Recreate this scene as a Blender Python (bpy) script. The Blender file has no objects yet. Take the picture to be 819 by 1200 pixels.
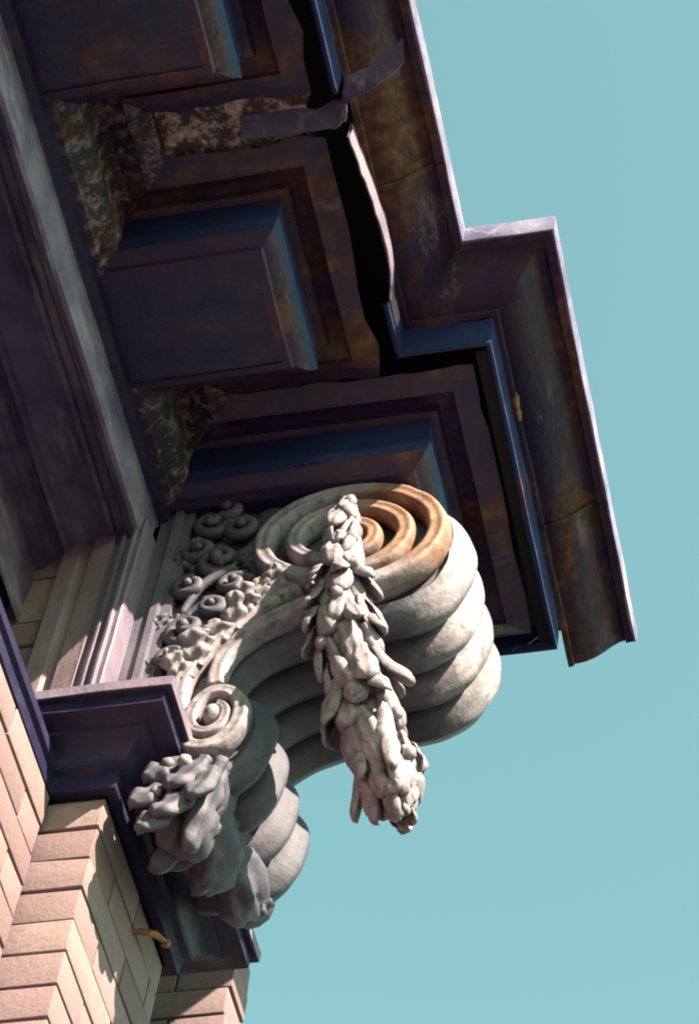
import bpy, bmesh, math, random
from mathutils import Vector, Matrix, noise
random.seed(7)
PI = math.pi
sc = bpy.context.scene
col = sc.collection

# ------------------------------------------------------------------ camera
cd = bpy.data.cameras.new('camera')
cam = bpy.data.objects.new('camera', cd); col.objects.link(cam)
ROWS = ((0.97185708, 0.21419118, 0.09806097), (-0.12484391, 0.8213076, -0.55665773), (-0.19976940, 0.52874944, 0.82493407))
right, down, fwd = (Vector(r) for r in ROWS)
m = Matrix.Identity(4)
for i in range(3):
    m[i][0] = right[i]; m[i][1] = -down[i]; m[i][2] = -fwd[i]
m[0][3], m[1][3], m[2][3] = 1.235874, -2.460188, -3.130295
cam.matrix_world = m
cd.sensor_fit = 'VERTICAL'; cd.sensor_height = 36.0; cd.sensor_width = 36.0; cd.lens = 96.0
cd.clip_start = 0.05; cd.clip_end = 3000
sc.camera = cam

# ------------------------------------------------------------------ light
SUN = Vector((1.44, -.90, 1.47)).normalized()
elev = math.asin(SUN.z)
w = bpy.data.worlds.new('World'); sc.world = w; w.use_nodes = True
nt = w.node_tree; nt.nodes.clear()
sky = nt.nodes.new('ShaderNodeTexSky'); sky.sky_type = 'NISHITA'; sky.sun_disc = False
sky.sun_elevation = elev; sky.sun_rotation = math.atan2(SUN.x, SUN.y)
sky.air_density = 1.0; sky.dust_density = 0.3; sky.ozone_density = 1.0
tint = nt.nodes.new('ShaderNodeMix'); tint.data_type = 'RGBA'; tint.blend_type = 'MULTIPLY'
tint.inputs[0].default_value = 1.0
tint.inputs[7].default_value = (1.52, 1.88, 1.12, 1)
bg = nt.nodes.new('ShaderNodeBackground'); bg.inputs[1].default_value = 0.055
out = nt.nodes.new('ShaderNodeOutputWorld')
nt.links.new(sky.outputs[0], tint.inputs[6]); nt.links.new(tint.outputs[2], bg.inputs[0]); nt.links.new(bg.outputs[0], out.inputs[0])
sd = bpy.data.lights.new('sun', 'SUN'); sd.energy = 5.0; sd.angle = math.radians(0.5); sd.color = (1.0, 0.89, 0.69)
so = bpy.data.objects.new('sun', sd); col.objects.link(so)
so.rotation_euler = SUN.to_track_quat('Z', 'Y').to_euler()
sc.cycles.filter_width = 2.0
sc.view_settings.view_transform = 'Standard'; sc.view_settings.look = 'None'
sc.view_settings.exposure = 2.15; sc.view_settings.gamma = 1.0

# ------------------------------------------------------------------ materials
def new_mat(name):
    mt = bpy.data.materials.new(name); mt.use_nodes = True
    n = mt.node_tree; b = n.nodes['Principled BSDF']
    return mt, n, b
def coords(n, scale=1.0, stretch=(1, 1, 1)):
    tc = n.nodes.new('ShaderNodeNewGeometry')
    mp = n.nodes.new('ShaderNodeMapping'); mp.inputs[3].default_value = tuple(scale * s for s in stretch)
    n.links.new(tc.outputs['Position'], mp.inputs[0]); return mp.outputs[0]
def noise_tex(n, vec, scale, detail=6, rough=.6, dist=0.0):
    t = n.nodes.new('ShaderNodeTexNoise'); t.inputs['Scale'].default_value = scale
    t.inputs['Detail'].default_value = detail; t.inputs['Roughness'].default_value = rough; t.inputs['Distortion'].default_value = dist
    n.links.new(vec, t.inputs['Vector']); return t.outputs['Fac']
def ramp(n, fac, stops):
    r = n.nodes.new('ShaderNodeValToRGB'); e = r.color_ramp.elements
    while len(e) < len(stops): e.new(0.5)
    for el, (p, c) in zip(e, stops):
        el.position = p; el.color = (*c, 1) if len(c) == 3 else c
    n.links.new(fac, r.inputs[0]); return r.outputs[0]
def mixc(n, fac, a, b, mode='MIX'):
    x = n.nodes.new('ShaderNodeMix'); x.data_type = 'RGBA'; x.blend_type = mode
    for s, v in ((0, fac), (6, a), (7, b)):
        if hasattr(v, 'is_output'): n.links.new(v, x.inputs[s])
        elif s == 0: x.inputs[0].default_value = v
        else: x.inputs[s].default_value = (*v, 1)
    return x.outputs[2]
def bump(n, b, h, dist=.002, strength=.6):
    k = n.nodes.new('ShaderNodeBump'); k.inputs['Distance'].default_value = dist; k.inputs['Strength'].default_value = strength
    n.links.new(h, k.inputs['Height']); n.links.new(k.outputs[0], b.inputs['Normal'])

def metal_mat(name, base, base2, rust_amt=.5, pale_amt=.62, rough=.42, streak=(1, 1, 1), pale=(.24, .19, .20), spec=.28, ps=13):
    mt, n, b = new_mat(name)
    v = coords(n); vs = coords(n, 1, streak)
    c = mixc(n, ramp(n, noise_tex(n, v, 9, 5), [(.35, (0, 0, 0)), (.65, (1, 1, 1))]), base, base2)
    rf = ramp(n, noise_tex(n, vs, 7.5, 8, .65, .4), [(rust_amt, (0, 0, 0)), (rust_amt + .13, (1, 1, 1))])
    rc = ramp(n, noise_tex(n, v, 34, 5), [(.3, (.026, .010, .008)), (.5, (.082, .027, .014)), (.72, (.17, .08, .042))])
    c = mixc(n, rf, c, rc)
    pf = ramp(n, noise_tex(n, vs, ps, 9, .72), [(pale_amt, (0, 0, 0)), (pale_amt + .15, (1, 1, 1))])
    c = mixc(n, pf, c, pale)
    n.links.new(c, b.inputs['Base Color'])
    rr = ramp(n, noise_tex(n, v, 22, 5), [(.3, (rough - .08,) * 3), (.7, (rough + .25,) * 3)])
    n.links.new(rr, b.inputs['Roughness'])
    b.inputs['Specular IOR Level'].default_value = spec
    hm = n.nodes.new('ShaderNodeMath'); hm.operation = 'MULTIPLY_ADD'; hm.inputs[1].default_value = 3.0
    n.links.new(noise_tex(n, vs, 11, 3, .5), hm.inputs[0]); n.links.new(noise_tex(n, v, 70, 7, .7), hm.inputs[2])
    bump(n, b, hm.outputs[0], .004, .55)
    return mt
M_METAL = metal_mat('painted_sheet_metal', (.0075, .0125, .052), (.019, .0150, .050), .555, .64, .24, (.35, 1, 1), (.17, .15, .21), .5)
M_SOFFIT = metal_mat('rusty_soffit_metal', (.021, .0120, .052), (.040, .0165, .044), .485, .60, .27, (.30, 1, 1), (.19, .155, .19), .45)
M_CROWN = metal_mat('rusty_crown_metal', (.020, .0085, .042), (.038, .0165, .042), .45, .575, .36, (1, .35, 1), (.19, .145, .17))
M_BED = metal_mat('bed_moulding_metal', (.060, .042, .092), (.15, .115, .18), .57, .53, .34, (1, .22, 1), (.30, .25, .27))
M_PALE = metal_mat('pale_blue_paint', (.10, .085, .16), (.24, .205, .31), .64, .54, .40, (1, .3, 1), (.36, .30, .34), .28, 22)
M_PEEL = metal_mat('peeling_soffit_paint', (.026, .019, .030), (.055, .040, .050), .52, .50, .55, (1, 1, .5), (.27, .22, .24), .28, 48)
M_PATCH = metal_mat('flaking_cream_paint', (.05, .028, .034), (.085, .048, .045), .50, .47, .55, (1, 1, 1), (.58, .44, .35), .28, 40)
M_SKYSHEEN = metal_mat('sky_sheen_blue', (.010, .016, .070), (.017, .026, .085), .60, .66, .36, (.4, 1, 1), (.09, .09, .13))  # blue of the reflected sky painted into the lips and fascia bands
M_COVE = metal_mat('sunlit_pink_metal', (.20, .135, .165), (.28, .20, .215), .68, .62, .45, (1, 1, .3))  # lighter than the casing: sunlit brightness of the cove put into its colour
M_LEDGE = metal_mat('ledge_metal', (.012, .011, .042), (.026, .0175, .050), .60, .65, .30, (1, 1, 1), (.20, .16, .18), .4)
M_CASE = metal_mat('faded_casing_metal', (.150, .112, .172), (.215, .162, .20), .68, .62, .45, (1, 1, .3))
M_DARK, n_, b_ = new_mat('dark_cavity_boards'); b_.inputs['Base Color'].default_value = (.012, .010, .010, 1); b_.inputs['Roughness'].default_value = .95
def stone_mat(name, base, dirt, rust_lo=.62, rustx=None, streak=None, soot=.55, shaded=False):
    mt, n, b = new_mat(name)
    v = coords(n)
    c = mixc(n, ramp(n, noise_tex(n, v, 14, 8, .65), [(.38, (0, 0, 0)), (.62, (1, 1, 1))]), base, dirt)
    f = ramp(n, noise_tex(n, v, 55, 8, .7), [(.50, (0, 0, 0)), (.66, (1, 1, 1))])
    c = mixc(n, f, c, tuple(x * .5 for x in dirt))
    if streak:
        sf = ramp(n, noise_tex(n, coords(n, 1, streak), 11, 8, .62), [(soot - .10, (0, 0, 0)), (soot + .08, (1, 1, 1))])
        c = mixc(n, sf, c, tuple(x * .42 for x in dirt))
    if shaded:                                       # shade painted in: casting darkened everywhere except its outermost, sunlit end
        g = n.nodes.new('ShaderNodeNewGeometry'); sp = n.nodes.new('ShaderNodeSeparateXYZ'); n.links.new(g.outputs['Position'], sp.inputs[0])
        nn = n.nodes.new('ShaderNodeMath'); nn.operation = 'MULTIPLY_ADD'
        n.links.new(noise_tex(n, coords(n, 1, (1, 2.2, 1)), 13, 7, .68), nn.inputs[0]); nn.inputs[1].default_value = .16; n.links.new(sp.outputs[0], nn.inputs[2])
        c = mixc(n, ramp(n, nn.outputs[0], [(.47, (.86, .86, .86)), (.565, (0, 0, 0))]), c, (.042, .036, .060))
    rf = ramp(n, noise_tex(n, v, 6, 7, .6), [(rust_lo, (0, 0, 0)), (rust_lo + .12, (1, 1, 1))])
    if rustx:                                        # rust run-off has bled from the roof edge on to the outer end of the scroll
        g = n.nodes.new('ShaderNodeNewGeometry'); d = n.nodes.new('ShaderNodeVectorMath'); d.operation = 'DISTANCE'
        n.links.new(g.outputs['Position'], d.inputs[0]); d.inputs[1].default_value = rustx
        nn = n.nodes.new('ShaderNodeMath'); nn.operation = 'MULTIPLY_ADD'
        n.links.new(noise_tex(n, v, 18, 6, .65), nn.inputs[0]); nn.inputs[1].default_value = .10; n.links.new(d.outputs['Value'], nn.inputs[2])
        rf = ramp(n, nn.outputs[0], [(.17, (.92, .92, .92)), (.25, (0, 0, 0))])
    rc = ramp(n, noise_tex(n, v, 26, 5), [(.3, (.085, .034, .018)), (.5, (.22, .098, .052)), (.7, (.33, .20, .14))])
    c = mixc(n, rf, c, rc)
    n.links.new(c, b.inputs['Base Color']); b.inputs['Roughness'].default_value = .66
    bump(n, b, noise_tex(n, v, 60, 8, .7), .0035, .6)
    return mt
M_STONE = stone_mat('weathered_cream_zinc', (.300, .246, .272), (.165, .130, .155), .70, None, (1.6, 1.6, .45), .62)
M_VOL = stone_mat('rust_stained_cream_zinc', (.275, .23, .265), (.165, .135, .165), .6, (.46, 0.0, .68))
M_REED = stone_mat('dirty_shaded_cream_zinc', (.285, .232, .255), (.12, .095, .12), .72, None, (.5, 3.2, .5), .58, True)
M_BRICK, n, b = new_mat('pale_brick')
v = coords(n)
oi = n.nodes.new('ShaderNodeObjectInfo')
c = ramp(n, oi.outputs['Random'], [(0, (.150, .086, .096)), (.35, (.232, .142, .152)), (.7, (.205, .126, .140)), (1, (.265, .175, .172))])
c = mixc(n, ramp(n, noise_tex(n, v, 30, 8, .7), [(.42, (0, 0, 0)), (.7, (.7, .7, .7))]), c, (.155, .11, .094))
c = mixc(n, ramp(n, noise_tex(n, v, 90, 4, .7), [(.60, (0, 0, 0)), (.72, (1, 1, 1))]), c, (.11, .08, .072))
n.links.new(c, b.inputs['Base Color']); b.inputs['Roughness'].default_value = .85
bump(n, b, noise_tex(n, v, 85, 8, .75), .003, .8)
M_MORTAR, n, b = new_mat('grimy_mortar')
v = coords(n); n.links.new(ramp(n, noise_tex(n, v, 60, 6), [(.3, (.03, .024, .023)), (.7, (.075, .06, .056))]), b.inputs['Base Color'])
b.inputs['Roughness'].default_value = .95
bump(n, b, noise_tex(n, v, 140, 6), .003, .8)
M_IRON, n, b = new_mat('rusty_iron')
v = coords(n); n.links.new(ramp(n, noise_tex(n, v, 80, 5), [(.3, (.12, .05, .025)), (.7, (.42, .19, .09))]), b.inputs['Base Color']); b.inputs['Roughness'].default_value = .8
M_GROUND, n, b = new_mat('asphalt')
v = coords(n); n.links.new(ramp(n, noise_tex(n, v, 1.5, 8), [(.3, (.010, .012, .017)), (.7, (.019, .022, .029))]), b.inputs['Base Color']); b.inputs['Roughness'].default_value = .9

# ------------------------------------------------------------------ helpers
class MB:
    def __init__(s): s.v = []; s.f = []
    def grid(s, rows, closed_u=False, flip=False):
        b = len(s.v); nr = len(rows); nc = len(rows[0])
        for r in rows: s.v.extend(tuple(p) for p in r)
        for i in range(nr - 1):
            for j in range(nc if closed_u else nc - 1):
                k = (j + 1) % nc
                q = (b + i * nc + j, b + i * nc + k, b + (i + 1) * nc + k, b + (i + 1) * nc + j)
                s.f.append(q[::-1] if flip else q)
        return b
    def poly(s, pts):
        b = len(s.v); s.v.extend(tuple(p) for p in pts); s.f.append(tuple(range(b, b + len(pts))))
    def box(s, lo, hi):
        b = len(s.v)
        for z in (lo[2], hi[2]):
            for x, y in ((lo[0], lo[1]), (hi[0], lo[1]), (hi[0], hi[1]), (lo[0], hi[1])): s.v.append((x, y, z))
        for q in ((3, 2, 1, 0), (4, 5, 6, 7), (0, 1, 5, 4), (1, 2, 6, 5), (2, 3, 7, 6), (3, 0, 4, 7)): s.f.append(tuple(b + k for k in q))
    def blob(s, c, r, n=10, amp=.12, seed=0):
        c = Vector(c); r = Vector(r) if hasattr(r, '__len__') else Vector((r, r, r))
        rows = []
        for i in range(n + 1):
            th = PI * i / n; row = []
            for j in range(n + 4):
                ph = 2 * PI * j / (n + 4)
                d = Vector((math.sin(th) * math.cos(ph), math.sin(th) * math.sin(ph), math.cos(th)))
                k = 1 + amp * noise.noise(d * 2 + Vector((seed * 3.1, 0, 0)))
                row.append(c + Vector((d.x * r.x, d.y * r.y, d.z * r.z)) * k)
            rows.append(row)
        s.grid(rows, True, True)
    def tube(s, pts, radii, n=8):
        pts = [Vector(p) for p in pts]; rows = []
        ref = Vector((.31, .87, .22)).normalized()
        for i, p in enumerate(pts):
            t = (pts[min(i + 1, len(pts) - 1)] - pts[max(i - 1, 0)]).normalized()
            a = (ref - t * ref.dot(t)).normalized(); bb = t.cross(a)
            r = radii[i] if hasattr(radii, '__len__') else radii
            rows.append([p + (a * math.cos(2 * PI * j / n) + bb * math.sin(2 * PI * j / n)) * r for j in range(n)])
        s.grid(rows, True)
        s.f.append(tuple(range(len(s.v) - n, len(s.v)))); s.f.append(tuple(reversed(range(len(s.v) - n * len(rows), len(s.v) - n * len(rows) + n))))
    def build(s, name, mat, parent=None, smooth=True, sharp=None, weld=False):
        me = bpy.data.meshes.new(name); me.from_pydata(s.v, [], s.f); me.update()
        bm = bmesh.new(); bm.from_mesh(me)
        if weld: bmesh.ops.remove_doubles(bm, verts=bm.verts, dist=1e-5)
        bmesh.ops.recalc_face_normals(bm, faces=bm.faces)
        for f in bm.faces: f.smooth = smooth
        if sharp is not None:
            for e in bm.edges:
                if len(e.link_faces) == 2 and e.calc_face_angle(0) > math.radians(sharp): e.smooth = False
        bm.to_mesh(me); bm.free()
        me.materials.append(mat)
        o = bpy.data.objects.new(name, me); col.objects.link(o)
        if parent: o.parent = parent
        return o
def empty(name, label, cat, loc=(0, 0, 0), group=None):
    o = bpy.data.objects.new(name, None); col.objects.link(o); o.empty_display_size = .1
    o['label'] = label; o['category'] = cat; o['kind'] = 'thing'
    if group: o['group'] = group
    return o
def catmull(pts, n):
    P = [Vector(p) for p in pts]; P = [P[0] * 2 - P[1]] + P + [P[-1] * 2 - P[-2]]
    seg = len(P) - 3; r = []
    for i in range(n):
        t = i / (n - 1) * seg; k = min(int(t), seg - 1); t -= k
        a, b_, c_, d = P[k:k + 4]
        r.append(.5 * ((2 * b_) + (c_ - a) * t + (2 * a - 5 * b_ + 4 * c_ - d) * t * t + (3 * b_ - a - 3 * c_ + d) * t ** 3))
    return r
def wob(p, amp, f=6.0, seed=0):
    q = Vector(p) * f + Vector((seed * 7.3, seed * 1.7, 0))
    return Vector(p) + Vector((noise.noise(q), noise.noise(q + Vector((31, 0, 0))), noise.noise(q + Vector((0, 57, 0))))) * amp
def offset_path(path, p, side=1):
    """plan polyline pushed out to its right by p, mitred"""
    n = len(path); res = []
    for i in range(n):
        P = Vector(path[i])
        ds = []
        if i > 0: ds.append((P - Vector(path[i - 1])).normalized())
        if i < n - 1: ds.append((Vector(path[i + 1]) - P).normalized())
        ns = [Vector((d.y, -d.x)) for d in ds]
        if len(ns) == 2:
            mm = ns[0] + ns[1]; mm = mm / mm.length_squared * 2
        else: mm = ns[0]
        res.append(P + mm * p * side)
    return res
def sweep(mb, path, prof, step=.03, amp=.0012, seed=0, i0=0, i1=None, jag=None, thick=0.0):
    """sweep profile (p, z) along plan path, mitred; segments i0..i1 only"""
    cols = [offset_path(path, p) for p, z in prof]
    i1 = len(path) - 1 if i1 is None else i1
    rows = []
    for i in range(i0, i1):
        L = (Vector(path[i + 1]) - Vector(path[i])).length; k = max(2, int(L / step))
        for q in range(k + (1 if i == i1 - 1 else 0)):
            t = q / k; row = []
            for ci, (p, z) in enumerate(prof):
                a, b_ = cols[ci][i], cols[ci][i + 1]
                P = Vector((a.x + (b_.x - a.x) * t, a.y + (b_.y - a.y) * t, z))
                P = wob(P, amp, 9, seed)
                if jag and ci == len(prof) - 1: P = jag(P, Vector((b_.x - a.x, b_.y - a.y)).normalized())
                row.append(P)
            rows.append(row)
    mb.grid(rows)
def leaf(mb, base, d, nrm, L, W, curl=.5, arch=.35, lobes=3, thick=.008, n=9, mm=8, seed=0, wav=.25, fold=.0, crumple=.0018):
    base = Vector(base); d = Vector(d).normalized(); nrm = Vector(nrm); nrm = (nrm - d * nrm.dot(d)).normalized(); s = d.cross(nrm)
    top = []; bot = []
    pos = base.copy(); dr = d.copy(); nn = nrm.copy()
    for i in range(n + 1):
        t = i / n
        k_ = t / .55
        wd = (.5 + .5 * k_ * k_ * (3 - 2 * k_)) if t < .55 else math.sqrt(max(0, 1 - ((t - .55) / .455) ** 2.4))
        wd = W * .5 * wd * (1 + wav * math.cos(2 * PI * lobes * t + seed)) + .0015
        rt = []; rb = []
        for j in range(mm + 1):
            u = -1 + 2 * j / mm
            h = arch * wd * (1 - u * u) * 1.4 - .3 * wd * math.exp(-(u * 5) ** 2) + .10 * wd * math.cos(u * 11) * (1 - u * u) + fold * wd * abs(u) * math.cos(2 * PI * lobes * t + seed)
            p = pos + s * (u * wd) + nn * h
            p = wob(p, crumple, 40, seed)
            rt.append(p); rb.append(p - nn * thick * (1 - .6 * abs(u)))
        top.append(rt); bot.append(rb)
        a = curl / n * (1 + 2.2 * t)
        q = Matrix.Rotation(a, 3, s)
        dr = q @ dr; nn = q @ nn
        pos = pos + dr * (L / n)
    ring = [top[i] + bot[i][::-1] for i in range(n + 1)]
    b = mb.grid(ring, True)
    k = 2 * (mm + 1)
    mb.f.append(tuple(range(b, b + k))); mb.f.append(tuple(reversed(range(b + n * k, b + (n + 1) * k))))

# ------------------------------------------------------------------ ground and building core
def slab(name, lo, hi, mat, parent=None, kind=None):
    q = MB(); q.box(lo, hi); o = q.build(name, mat, parent, smooth=False)
    if kind: o['kind'] = kind
    return o
g = MB(); g.poly([(-900, -900, -13), (900, -900, -13), (900, 900, -13), (-900, 900, -13)])
o = g.build('ground', M_GROUND, smooth=False); o['kind'] = 'structure'

# ------------------------------------------------------------------ bricks
def brick_mesh(L, W, H, seed):
    """worn brick filling (0..L, 0..W, 0..H)"""
    bm = bmesh.new()
    bmesh.ops.create_cube(bm, size=1)
    for vv in bm.verts: vv.co = Vector(((vv.co.x + .5) * L, (vv.co.y + .5) * W, (vv.co.z + .5) * H))
    bmesh.ops.bevel(bm, geom=list(bm.edges), offset=.002, segments=2, affect='EDGES', profile=.6)
    for vv in bm.verts: vv.co = wob(wob(vv.co, .0020, 28, seed), .0012, 90, seed)
    me = bpy.data.meshes.new('brick')
    for f in bm.faces: f.smooth = True
    bm.to_mesh(me); bm.free(); me.materials.append(M_BRICK); return me
_cache = {}
def brick(parent, loc, dim, rnd):
    key = (tuple(round(x, 3) for x in dim), rnd % 3)
    if key not in _cache: _cache[key] = brick_mesh(*dim, rnd % 3 + 10 * len(_cache))
    o = bpy.data.objects.new('brick', _cache[key]); o.location = loc; o.parent = parent; col.objects.link(o); return o
BH, J = .0622, .0048
CO = BH + J
def wall_run(parent, axis, fixed, a0, a1, ztop, ncourse, depth, sign, length=.2, phase=.5):
    """courses of stretchers along `axis` (0 = x, 1 = y), outer face at `fixed`"""
    k = 0
    for c_ in range(ncourse):
        z = ztop - (c_ + 1) * CO + J * .5
        x = a0 - (length + J) * phase * (c_ % 2)
        while x < a1 - .005:
            s0 = max(x, a0); s1 = min(x + length, a1)
            if s1 - s0 > .02:
                jit = random.uniform(-.002, .002)
                if axis == 1: brick(parent, (fixed - depth + jit, s0, z + random.uniform(-.001, .001)), (depth, s1 - s0, BH), k)
                else: brick(parent, (s0, fixed + jit, z), (s1 - s0, depth, BH), k)
                k += 1
            x += length + J
pier = empty('brick_pier', 'pale buff brick pier under the dark moulded ledge, its corner facing us', 'brick pier')
slab('mortar_core', (-.40, .005, -13.0), (-.005, .348, .02), M_MORTAR, pier)
PD = .098
k = 0
for c_ in range(26):                                  # corner pier: header towards us, stretchers on the long face
    z = -(c_ + 1) * CO + J * .5
    first = (.20, .142) if c_ % 2 == 0 else (.098, .20, .036)
    y = 0.0
    for i, L in enumerate(first):
        brick(pier, (-PD + random.uniform(-.0012, .0012), y + random.uniform(-.0012, .0012), z + random.uniform(-.0012, .0012)), (PD, L, BH), k); k += 1
        y += L + J
wall = empty('brick_wall', 'recessed stretch of pale brick wall left of the pier', 'brick wall')
slab('mortar_core', (-.50, -3.0, -13.0), (-.094, -.004, .02), M_MORTAR, wall)
wall_run(wall, 1, -.088, -1.62, -.012, 0.0, 26, .095, 1)

# ------------------------------------------------------------------ moulded ledge (cap of the pier, foot of the bracket)
ledge = empty('ledge_moulding', 'dark moulded metal ledge capping the brick pier under the scroll bracket', 'ledge')
LP = [(-.16, 0.0), (0, 0), (0, .353), (-.40, .353)]
lprof = [(.0, .004), (.018, .002), (.020, .040), (.030, .043), (.030, .050), (.036, .066), (.050, .078), (.066, .083), (.067, .090), (.080, .093), (.100, .095), (.100, .118), (.110, .119)]
q = MB(); sweep(q, LP, lprof, .03, .0016, 3); q.build('moulding', M_LEDGE, ledge, sharp=30)
q = MB(); sweep(q, LP, [(.108, .1195), (.1125, .1192), (.1135, .138), (.09, .142), (-.05, .151)], .03, .0016, 4); q.build('drip_edge', M_CASE, ledge, sharp=30)
q = MB(); q.poly([(-.16, .004, .004), (-.16, -.018, .002), (-.16, -.02, .04), (-.16, -.03, .05), (-.16, -.05, .078), (-.16, -.067, .09), (-.16, -.1, .095), (-.16, -.113, .12), (-.16, -.113, .137), (-.16, .05, .15)])
q.build('end_cap', M_LEDGE, ledge, smooth=False)
q = MB(); MLP = [(-.088, -3.0), (-.088, -.016)]
sweep(q, MLP, [(0, .001), (.004, .001), (.005, .025), (.0, .027), (.0, .036), (.008, .042), (.008, .062), (-.006, .066), (-.006, .08), (-.03, .085), (-.05, .09), (-.3, .092)], .04, .0016, 5)
q.build('wall_moulding', M_LEDGE, ledge, sharp=30)

# ------------------------------------------------------------------ frieze casing behind the bracket
fr = empty('frieze_casing', 'pinkish metal casing with upright mouldings beside the bracket, half in shadow', 'frieze casing')
def upright(prof, z0, z1, name, mat, parent, seed=0):
    rows = []
    kz = 16
    for i in range(kz + 1):
        z = z0 + (z1 - z0) * i / kz
        rows.append([wob((x, y, z), .0012, 12, seed) for x, y in prof])
    q = MB(); q.grid(rows); return q.build(name, mat, parent, sharp=28)
upright([(-.225, .06), (-.205, .03), (-.203, .002), (-.170, -.004), (-.166, .006), (-.158, .008), (-.152, .012), (-.149, .004), (-.146, -.006), (-.103, -.020)], .10, .735, 'cove_moulding', M_COVE, fr, 1)
upright([(-.103, -.020), (-.102, -.010), (-.088, -.014), (-.086, -.026), (-.081, -.028), (-.079, -.018), (-.067, -.022), (-.065, -.034), (-.060, -.036), (-.058, -.028), (-.048, -.032), (-.045, -.030), (-.045, .021)], .10, .72, 'reed_moulding', M_CASE, fr, 2)
M_BACK = metal_mat('grey_back_plate_metal', (.082, .070, .105), (.125, .105, .135), .64, .62, .5, (1, 1, .4))
upright([(-.045, .020), (-.020, .020), (-.018, .012), (-.006, .012), (-.004, .022), (.014, .022), (.016, .05), (.016, .345), (-.30, .348)], .13, .93, 'back_plate', M_BACK, fr, 3)
fw = empty('frieze_wall', 'shadowed brick frieze wall behind the mouldings at left', 'brick wall')
slab('mortar_core', (-.70, -3.0, .10), (-.285, .33, 1.0), M_MORTAR, fw)
wall_run(fw, 0, .018, -.285, -.212, .72, 9, .09, 1, .2, .5)

# ------------------------------------------------------------------ cornice
cor = empty('metal_cornice', 'rusted dark sheet metal cornice with torn soffit breaking forward over the bracket', 'cornice')
XW = -.03
# lower moulding round wall, modillions and the projecting block
inner = [(XW, -3.0), (XW, -2.30), (.24, -2.30), (.24, -2.04), (XW, -2.04), (XW, -1.66), (.24, -1.66), (.24, -1.42), (XW, -1.42), (XW, -1.06), (.24, -1.06), (.24, -.80), (XW, -.80), (XW, -.46), (.24, -.46), (.24, -.25), (XW, -.25), (XW, .007), (.402, .007), (.402, .343), (-.35, .343)]
SHEEN_PROF = [(.0335, .8275), (.043, .846), (.038, .872), (.034, .905), (.0345, .9315)]
iprof = [(-.004, .800), (.010, .802), (.012, .812), (.024, .818), (.034, .828), (.039, .848), (.030, .905), (.035, .932), (.048, .935), (.052, .949), (.074, .946), (.082, .940), (.085, .931), (.104, .936), (.124, .947)]
def jagged(amp, f, seed):
    def fn(P, d):
        k = noise.noise(Vector((P.x * f, P.y * f, seed))) + .6 * noise.noise(Vector((P.x * f * 3.3, P.y * f * 3.3, seed + 5)))
        out_ = Vector((d.y, -d.x, 0))
        return P + out_ * (k * amp + amp * .3) + Vector((0, 0, -abs(k) * amp * .5))
    return fn
names = {2: 'modillion', 6: 'modillion', 10: 'modillion', 14: 'modillion'}
blocks = [(1, 4), (5, 8), (9, 12), (13, 16)]
for (a, b_) in blocks:
    q = MB(); sweep(q, inner, iprof, .025, .002, a, a, b_, jagged(.016, 24, a))
    y0, y1 = inner[a][1], inner[b_][1]
    md = q.build('modillion', M_SOFFIT, cor, sharp=30)
    q = MB(); sweep(q, inner, SHEEN_PROF, .025, .0015, a, a, b_); q.build('fascia_band', M_SKYSHEEN, md, sharp=30)
    q = MB(); rows = []
    for i in range(9):
        rows.append([wob((XW - .01 + (.24 - XW + .012) * j / 9, y0 + .001 + (y1 - y0 - .002) * i / 8, .803), .003, 7, a) for j in range(10)])
    q.grid(rows); q.build('underside', M_METAL, md, sharp=30)
for a in (0, 4, 8, 12, 16):
    q = MB(); sweep(q, inner, iprof, .025, .0015, a + 20, a, a + 1)
    q.build('cove_moulding', M_PEEL if a in (12, 16) else M_METAL, cor, sharp=30)
q = MB(); sweep(q, inner, iprof, .025, .0018, 40, 17, 20, jagged(.007, 22, 3)); pb = q.build('projecting_block', M_SOFFIT, cor, sharp=30)
q = MB(); sweep(q, inner, SHEEN_PROF, .025, .0015, 41, 17, 20); q.build('fascia_band', M_SKYSHEEN, pb, sharp=30)
q = MB(); q.poly([(-.05, .008, .804), (.401, .008, .804), (.401, .342, .804), (-.05, .342, .804)]); q.build('underside', M_METAL, pb, smooth=False)
# soffit sheets (above the mouldings), dark cavity above
def sheet(name, x0, x1, y0, y1, z, mat, jagx=0, seed=0, dy=.02, parent=cor, amp=.003):
    q = MB(); rows = []; nx = max(3, int((x1 - x0) / .02)); ny = max(3, int((y1 - y0) / dy))
    for i in range(ny + 1):
        y = y0 + (y1 - y0) * i / ny
        e = x1 + (jagx * (noise.noise(Vector((y * 17, seed, 0))) + .6 * noise.noise(Vector((y * 55, seed, 3)))) if jagx else 0)
        rows.append([wob((x0 + (e - x0) * j / nx, y, z), amp, 8, seed) for j in range(nx + 1)])
    q.grid(rows)
    rows2 = [[p + Vector((0, 0, .004)) for p in r] for r in rows]; q.grid(rows2)
    return q.build(name, mat, parent)
sheet('soffit_sheet', .085, .352, -.80, -.46, .961, M_PATCH, .018, 2)
sheet('soffit_sheet', .085, .352, -1.42, -1.06, .961, M_SOFFIT, .01, 4)
sheet('soffit_sheet', .085, .30, -.27, .02, .962, M_SOFFIT, .02, 6)
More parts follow.
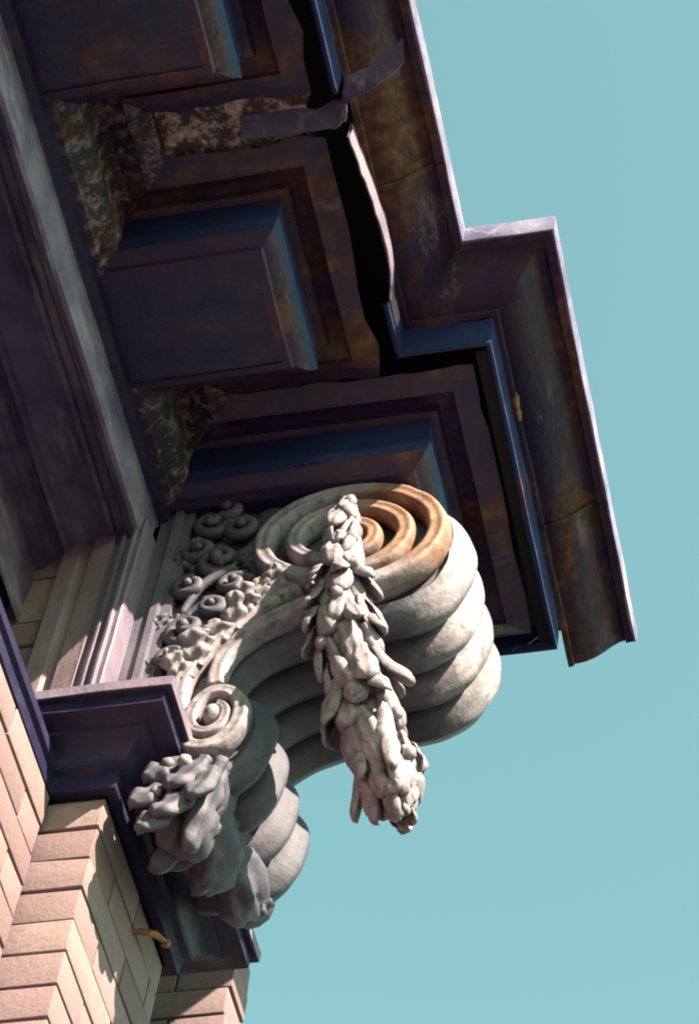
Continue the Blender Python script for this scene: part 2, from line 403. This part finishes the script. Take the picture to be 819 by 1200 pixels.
# lip (corona) and crown
lip = [(.407, -3.0), (.407, -.157), (.566, -.157), (.566, .510), (-.35, .510)]
lipprof = [(-.012, .956), (-.006, .945), (0, .945), (.001, .985), (0, 1.028)]
q = MB(); sweep(q, lip, lipprof, .03, .0018, 50, 1, 4); q.build('corona_lip', M_SKYSHEEN, cor, sharp=30)
mlip = [(.407, -.157), (.407, -3.0)]
q = MB()
sweep(q, [(.407, -3.0), (.407, -.66)], lipprof, .03, .0018, 51)
sweep(q, [(.407, -.26), (.407, -.157)], lipprof, .02, .0018, 51)
q.build('corona_lip', M_SKYSHEEN, cor, sharp=30)
cprof = [(.0, 1.027), (.010, 1.030), (.012, 1.036), (.022, 1.037), (.034, 1.040), (.050, 1.048), (.066, 1.060), (.082, 1.076), (.096, 1.087), (.108, 1.091), (.110, 1.083), (.124, 1.085)]
ceprof = [(.122, 1.0855), (.1275, 1.0850), (.1295, 1.091), (.130, 1.128), (.120, 1.131)]
clip = [(.407, -3.0), (.407, -.157), (.566, -.157), (.566, .615)]
q = MB(); sweep(q, clip, cprof, .03, .0022, 60, 1, 3); cr = q.build('crown_moulding', M_CROWN, cor, sharp=30)
q = MB(); sweep(q, clip, cprof, .03, .0022, 61, 0, 1); q.build('crown_moulding', M_CROWN, cor, sharp=30)
q = MB(); sweep(q, clip, ceprof, .03, .002, 62, 0, 3); q.build('crown_edge', M_PALE, cor, sharp=30)
for (x, y0) in ((.407, -1.62), (.407, -.93), (.407, -.44), (.566, .29)):
    q = MB(); sweep(q, [(x, y0), (x, y0 + .012)], [(p + .0012, z - .0022) for p, z in cprof], .006, .0004, 80); q.build('lap_seam', M_CROWN, cor, sharp=30)
# top and backing: closes the hollow cornice
q = MB()
q.box((-.7, -3.0, 1.125), (.50, .50, 1.15)); q.box((.45, -.26, 1.127), (.66, .60, 1.148))
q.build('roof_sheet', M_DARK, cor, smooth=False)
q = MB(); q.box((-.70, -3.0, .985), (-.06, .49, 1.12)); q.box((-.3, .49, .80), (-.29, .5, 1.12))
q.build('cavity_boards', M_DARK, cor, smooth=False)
# far return soffit between block and lip
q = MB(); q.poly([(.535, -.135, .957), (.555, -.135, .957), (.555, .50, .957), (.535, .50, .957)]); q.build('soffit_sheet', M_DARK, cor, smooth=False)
# bed moulding under the main cornice
BANDS = (([(-.255, .52), (-.255, .680), (-.235, .684), (-.233, .700), (-.222, .708), (-.208, .704), (-.200, .694), (-.190, .694), (-.188, .706), (-.175, .714), (-.150, .718), (-.128, .712), (-.112, .700), (-.104, .700), (-.102, .712), (-.088, .713), (-.084, .700), (-.076, .688), (-.064, .684), (-.0575, .688)], 'M_BED'), ([(-.0575, .6885), (-.054, .700), (-.053, .765), (-.0475, .7675)], 'M_PALE'), ([(-.0475, .768), (-.046, .776), (-.032, .779), (-.0302, .806)], 'M_METAL'))
for k, (bp, mname) in enumerate(BANDS):
    q = MB(); sweep(q, [(0, -3.0), (0, .018)], bp, .03, .0012, 70); q.build('bed_moulding', globals()[mname], cor, sharp=30)
# torn metal: hanging strip and bent strap
def ribbon(name, pts, h, mat, th=.003, ragged=.006, seed=0, hdir=(0, 0, 1)):
    P = catmull(pts, 26); q = MB(); rows = []
    hd = Vector(hdir)
    for i, p in enumerate(P):
        t = (P[min(i + 1, 25)] - P[max(i - 1, 0)]).normalized(); nn = t.cross(hd).normalized() * th
        hh = hd * (h + ragged * noise.noise(Vector((i * .5, seed, 0))))
        lo = p - hd * ragged * noise.noise(Vector((i * .7, seed, 9)))
        rows.append([lo, (lo + p + hh) * .5 + nn, p + hh, p + hh - nn, lo - nn])
    q.grid(rows, True)
    return q.build(name, mat, cor, sharp=40)
ribbon('torn_strip', [(.412, -.585, .935), (.420, -.52, .930), (.428, -.42, .938), (.426, -.33, .950), (.410, -.25, .962), (.409, -.20, .965)], .052, M_CASE, .003, .014, 4)
ribbon('torn_strap', [(.235, -.612, .930), (.30, -.607, .932), (.385, -.605, .935), (.412, -.618, .935), (.420, -.645, .935), (.46, -.66, .935), (.525, -.69, .95)], .042, M_BED, .003, .008, 8, (.05, -.75, .66))
q = MB(); q.tube([(.568, -.02, 1.075), (.575, -.005, 1.055), (.572, .02, 1.03), (.573, .06, 1.035)], [.009, .011, .009, .006], 6)
q.tube([(.574, .02, 1.05), (.574, .045, 1.04), (.575, .075, 1.065)], [.009, .010, .005], 6); q.build('bent_hook', M_IRON, cor)

# ------------------------------------------------------------------ scroll bracket
br = empty('scroll_bracket', 'big cream scroll bracket with hanging leaf garland under the cornice', 'bracket')
PROF = [(.10, .795), (.17, .812), (.28, .816), (.38, .797), (.448, .745), (.487, .665), (.496, .58), (.473, .51), (.43, .470), (.375, .457), (.30, .450), (.24, .434), (.19, .407), (.152, .368), (.138, .325), (.15, .287), (.18, .262), (.2, .228), (.203, .185), (.19, .125), (.155, .088), (.11, .080), (.06, .085)]
NS = 130
PC = catmull([(x, z, 0) for x, z in PROF], NS)
def pnorm(i):
    t = PC[min(i + 1, NS - 1)] - PC[max(i - 1, 0)]; return Vector((-t.y, t.x, 0)).normalized()
def reed_row(y0, y1, amp, i, nu=12, base=.0):
    p = PC[i]; nn = -pnorm(i)
    if nn.dot(Vector((0, 0, 0))) != 0: pass
    r = []
    for j in range(nu + 1):
        u = -1 + 2 * j / nu
        h = amp * (1 - abs(u) ** 2.6) - .020 + .0025 * math.cos(u * 7)
        P = Vector((p.x - (-nn.x) * 0, 0, 0))
        P = Vector((p.x + ONX * nn.x * h, y0 + (y1 - y0) * j / nu, p.y + ONX * nn.y * h))
        r.append(wob(P, .0025, 16, 2))
    return r
ONX = -1.0   # the profile runs clockwise seen from the near side, so its outward normal is the negated left normal
nn = -pnorm(NS // 3) * ONX
if nn.x < 0: ONX = 1.0
ys = [.036, .110, .184, .258, .333]
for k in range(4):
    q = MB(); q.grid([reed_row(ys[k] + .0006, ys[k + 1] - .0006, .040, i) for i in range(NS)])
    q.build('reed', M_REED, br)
# near and far cheeks
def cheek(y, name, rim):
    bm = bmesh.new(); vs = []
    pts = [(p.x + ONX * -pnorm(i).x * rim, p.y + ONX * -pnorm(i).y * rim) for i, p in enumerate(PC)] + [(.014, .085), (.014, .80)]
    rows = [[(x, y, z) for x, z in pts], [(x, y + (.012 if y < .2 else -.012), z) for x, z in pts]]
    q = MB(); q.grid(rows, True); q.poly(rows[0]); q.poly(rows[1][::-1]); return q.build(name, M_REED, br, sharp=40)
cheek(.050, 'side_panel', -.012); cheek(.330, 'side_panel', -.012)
# big volute (spiral carved in relief on the near cheek)
def spiral_pts(cx, cz, ax, az, r0, r1, th0, turns, y0, y1, n, rot=0.0):
    res = []
    for i in range(n):
        t = i / (n - 1); r = r0 + (r1 - r0) * t; th = th0 + 2 * PI * turns * t
        x = ax * r * math.cos(th); z = az * r * math.sin(th)
        res.append(Vector((cx + x * math.cos(rot) - z * math.sin(rot), y0 + (y1 - y0) * t, cz + x * math.sin(rot) + z * math.cos(rot))))
    return res
def rolled(name, pts, r, mat, parent, flat=1.0, groove=True, n=14, seed=0):
    """a rounded band: tube flattened across y, with a shallow fillet groove along its crest"""
    q = MB(); rows = []
    N = len(pts)
    for i, p in enumerate(pts):
        t = (pts[min(i + 1, N - 1)] - pts[max(i - 1, 0)]); t.y = 0; t.normalize()
        sd_ = Vector((t.z, 0, -t.x)); rr = r(i / (N - 1)); row = []
        for j in range(n):
            a_ = 2 * PI * j / n; c_, s_ = math.cos(a_), math.sin(a_)
            k = 1 + ((-.20 * math.exp(-((a_ - 1.5 * PI) / .34) ** 2) + .10 * math.exp(-((abs(a_ - 1.5 * PI) - .75) / .2) ** 2)) if groove else 0)
            row.append(wob(p + sd_ * (rr * c_) + Vector((0, rr * flat * s_ * k, 0)), .0016, 26, seed))
        rows.append(row)
    q.grid(rows, True)
    b_ = len(q.v) - n; q.f.append(tuple(range(b_, b_ + n))); q.f.append(tuple(reversed(range(b_ - n * (N - 1), b_ - n * (N - 1) + n))))
    return q.build(name, mat, parent)
# sunk field of the big volute, then the rolled band that winds in from the foot
q = MB(); rows = []
for i in range(24):
    r = 1 - i / 23.0
    rows.append([wob((.298 + .186 * r * math.cos(2 * PI * j / 72), .034 + .012 * (1 - r), .645 + .164 * r * math.sin(2 * PI * j / 72)), .003, 14, 4) for j in range(72)])
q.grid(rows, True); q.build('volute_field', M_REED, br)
big = spiral_pts(.298, .645, .198, .176, .905, .20, -PI / 2 + .05, 2.55, .022, .018, 210, -.06)
vol = rolled('volute', big, lambda t: .0205 - .006 * t, M_VOL, br, 1.45, True, 28, 3)
q = MB(); q.blob((.303, .012, .648), (.036, .026, .032), 14, .15, 3); q.build('eye', M_VOL, vol)
sm = spiral_pts(.136, .188, .068, .102, .26, .86, PI + 2 * PI * 1.7, -1.7, .010, .020, 80)
tail_l = catmull([(.068, .022, .26), (.076, .022, .318), (.100, .022, .368), (.136, .022, .422), (.172, .022, .472), (.205, .024, .508), (.232, .030, .530)], 46)
smv = rolled('small_volute', sm + tail_l, lambda t: .0085 + .0095 * min(1, t * 1.7), M_STONE, br, 1.2, True, 26, 5)
q = MB(); q.blob((.136, .012, .190), (.015, .020, .022), 14, .12, 5); q.build('eye', M_STONE, smv)
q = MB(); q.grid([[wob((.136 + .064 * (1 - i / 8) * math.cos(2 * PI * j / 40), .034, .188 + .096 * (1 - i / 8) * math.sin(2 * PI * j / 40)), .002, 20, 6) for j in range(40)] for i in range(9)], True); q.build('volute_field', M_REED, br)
band = catmull([(.128, .026, .275), (.126, .024, .318), (.140, .022, .366), (.172, .022, .410), (.208, .022, .438), (.25, .022, .462), (.300, .022, .484)], 50)
rolled('scroll_band', band, lambda t: .0165 + .004 * t, M_STONE, br, 1.2, True, 26, 7)
Lc = catmull([(.066, .17, 0), (.066, .24, 0), (.074, .31, 0), (.096, .363, 0), (.132, .416, 0), (.168, .468, 0), (.21, .515, 0), (.27, .550, 0), (.34, .55, 0)], 60)
q = MB(); q.grid([[wob(tuple((tail_l[min(45, i)] * (1 - u) + band[min(49, int(i * 49 / 45))] * u) + Vector((0, .012, 0))), .0012, 20, 9) for u in (0, .25, .5, .75, 1)] for i in range(46)]); q.build('band_hollow', M_STONE, br)
# carved rinceau between back plate and band
rin = MB()
sh = MB(); rows = []
sp = empty  # (kept short)
carv = MB()
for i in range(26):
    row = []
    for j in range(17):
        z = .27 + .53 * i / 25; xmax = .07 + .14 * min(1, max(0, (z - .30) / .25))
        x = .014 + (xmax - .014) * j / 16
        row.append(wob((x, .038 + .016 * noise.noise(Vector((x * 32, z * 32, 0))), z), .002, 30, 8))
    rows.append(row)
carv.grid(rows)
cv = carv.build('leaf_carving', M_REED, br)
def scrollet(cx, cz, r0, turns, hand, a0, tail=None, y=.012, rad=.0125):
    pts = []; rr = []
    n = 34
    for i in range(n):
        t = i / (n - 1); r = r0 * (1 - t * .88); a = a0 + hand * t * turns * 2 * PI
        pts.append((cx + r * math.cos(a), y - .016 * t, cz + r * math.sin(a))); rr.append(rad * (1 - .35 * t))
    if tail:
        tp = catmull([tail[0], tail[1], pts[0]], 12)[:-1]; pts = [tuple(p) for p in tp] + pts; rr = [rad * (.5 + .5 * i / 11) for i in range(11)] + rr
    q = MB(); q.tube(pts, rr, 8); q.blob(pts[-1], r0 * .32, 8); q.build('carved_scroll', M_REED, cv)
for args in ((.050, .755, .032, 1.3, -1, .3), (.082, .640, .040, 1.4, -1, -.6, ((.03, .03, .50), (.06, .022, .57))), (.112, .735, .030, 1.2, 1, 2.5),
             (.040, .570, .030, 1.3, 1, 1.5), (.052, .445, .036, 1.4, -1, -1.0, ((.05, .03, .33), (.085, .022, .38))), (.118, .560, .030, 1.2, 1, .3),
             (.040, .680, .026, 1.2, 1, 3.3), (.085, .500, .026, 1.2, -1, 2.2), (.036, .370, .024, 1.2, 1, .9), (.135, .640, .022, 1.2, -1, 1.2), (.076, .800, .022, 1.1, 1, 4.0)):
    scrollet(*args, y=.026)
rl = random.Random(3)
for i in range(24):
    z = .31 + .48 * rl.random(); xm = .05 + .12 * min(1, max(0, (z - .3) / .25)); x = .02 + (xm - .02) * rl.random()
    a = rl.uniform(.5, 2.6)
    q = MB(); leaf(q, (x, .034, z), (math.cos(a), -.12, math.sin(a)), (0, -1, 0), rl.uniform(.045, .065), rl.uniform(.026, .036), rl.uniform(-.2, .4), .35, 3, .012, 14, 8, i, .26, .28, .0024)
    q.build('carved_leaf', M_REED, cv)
# crest of acanthus tips along the upper edge of the band
for i in range(8):
    P = Lc[14 + i * 4]; T = (Lc[15 + i * 4] - Lc[13 + i * 4]).normalized()
    nrm2 = Vector((-T.y, 0, T.x)); 
    d = Vector((T.x, -.15, T.y)) * rl.uniform(.6, 1.0) + nrm2 * rl.uniform(.5, 1.0)
    q = MB(); leaf(q, (P.x + .006, .010, P.y - .010), d, (0, -1, 0), rl.uniform(.055, .085), rl.uniform(.036, .050), rl.uniform(.0, .5), .38, rl.choice((2, 3)), .012, 16, 8, i * 1.7, .22, .17, .003)
    q.build('carved_leaf', M_STONE, cv)
# garland
gar = MB()
AX = catmull([(.318, -.045, .665), (.324, -.055, .58), (.330, -.05, .46), (.340, -.035, .35), (.368, .01, .23), (.398, .045, .12), (.418, .07, .06), (.432, .085, .015)], 60)
def grad(t):  # garland radius along its length: slim at the top, fullest below the middle, pointed at the end
    return .017 * (1 - .75 * max(0, t - .7) / .3) + .034 * math.sin(PI * min(1, max(0, t)) ** 1.45) ** .9
gar.tube(AX, [max(.006, grad(i / 59) * .74 * (1 + .15 * noise.noise(Vector((i * .4, 0, 0))))) for i in range(60)], 12)
gb = gar.build('garland', M_STONE, br)
rl = random.Random(11)
for kx in range(21):
    t = .02 + .93 * kx / 20; i = int(t * 59); P = AX[i]; T = (AX[min(i + 1, 59)] - AX[max(i - 1, 0)]).normalized()
    a0 = Vector((0, -1, .2)); a0 = (a0 - T * a0.dot(T)).normalized(); b0 = T.cross(a0)
    R = grad(t); nl = 3 if kx < 4 else (5 if kx > 17 else 7); tl = .35 if kx < 4 else 1.0 - .75 * max(0, t - .6) / .4
    for j in range(nl):
        an = 2 * PI * (j + .5 * (kx % 2)) / nl + rl.uniform(-.35, .35)
        rad = a0 * math.cos(an) + b0 * math.sin(an); tw = rad.cross(T)
        sz = (.60 + .42 * R / .05)
        q = MB(); leaf(q, P + rad * R * rl.uniform(.74, .92), T + rad * (tl * rl.uniform(-.02, .22)) + tw * rl.uniform(-.35, .35), rad + tw * rl.uniform(-.4, .4), rl.uniform(.062, .100) * sz, rl.uniform(.028, .042) * sz, tl * rl.choice((-.3, -.1, .1, .35)), rl.uniform(.42, .62), rl.choice((1, 2)), .010, 12, 8, kx * 7 + j, rl.uniform(.05, .16), .05, .0012)
        q.build('leaf', M_STONE, gb)
    if kx % 2 == 0:
        an = rl.uniform(-1.2, 1.2); rad = a0 * math.cos(an) + b0 * math.sin(an)
        q = MB(); q.blob(P + rad * R * 1.05 + T * .02, (.011, .011, .014), 8, .2, kx); q.build('bud', M_STONE, gb)
# foliage under the foot
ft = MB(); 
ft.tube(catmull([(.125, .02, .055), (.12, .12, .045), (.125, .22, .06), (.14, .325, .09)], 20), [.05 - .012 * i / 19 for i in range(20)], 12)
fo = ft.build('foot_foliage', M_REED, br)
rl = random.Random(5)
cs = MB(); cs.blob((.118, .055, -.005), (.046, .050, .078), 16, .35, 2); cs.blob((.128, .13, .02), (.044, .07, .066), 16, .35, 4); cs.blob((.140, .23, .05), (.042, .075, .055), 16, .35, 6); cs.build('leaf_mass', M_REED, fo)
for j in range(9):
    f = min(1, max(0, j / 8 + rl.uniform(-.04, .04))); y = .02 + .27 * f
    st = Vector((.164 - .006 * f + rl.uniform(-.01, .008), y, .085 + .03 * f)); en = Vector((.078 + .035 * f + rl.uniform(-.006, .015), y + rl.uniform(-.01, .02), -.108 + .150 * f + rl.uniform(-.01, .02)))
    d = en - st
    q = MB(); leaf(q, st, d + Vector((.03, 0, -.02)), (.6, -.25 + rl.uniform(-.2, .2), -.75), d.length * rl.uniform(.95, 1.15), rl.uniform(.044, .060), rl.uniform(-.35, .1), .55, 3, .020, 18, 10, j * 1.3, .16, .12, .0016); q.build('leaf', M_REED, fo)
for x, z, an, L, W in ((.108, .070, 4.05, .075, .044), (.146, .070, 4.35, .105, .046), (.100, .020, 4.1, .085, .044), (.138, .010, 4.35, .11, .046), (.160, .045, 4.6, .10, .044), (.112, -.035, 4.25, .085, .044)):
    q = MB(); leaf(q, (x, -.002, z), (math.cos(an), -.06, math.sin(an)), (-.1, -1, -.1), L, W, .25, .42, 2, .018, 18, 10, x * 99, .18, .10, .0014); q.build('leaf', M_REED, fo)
for j, (x, y, z, r) in enumerate(((.092, -.012, .050, .011), (.120, -.016, .046, .012), (.085, -.016, -.02, .010))):
    q = MB(); q.blob((x, y, z), r, 9, .2, j); q.build('bud', M_STONE, fo)

# ------------------------------------------------------------------ small things
nb = empty('neighbour_pier', 'slim lilac grey brick pier glimpsed beyond the far end of the ledge', 'brick pier')
slab('mortar_core', (-.60, .705, -13), (-.028, .735, .46), M_MORTAR, nb)
wall_run(nb, 0, .70, -.43, -.022, .46, 12, .09, 1, .2, .5)
q = MB(); q.tube([(-.01, .205, -.075), (.012, .207, -.073), (.03, .222, -.066), (.038, .25, -.055)], [.005, .005, .006, .004], 8); q.blob((.037, .252, -.054), .008, 8)
o = q.build('iron_spike', M_IRON); o['label'] = 'short bent iron spike driven into the right face of the brick pier'; o['category'] = 'spike'
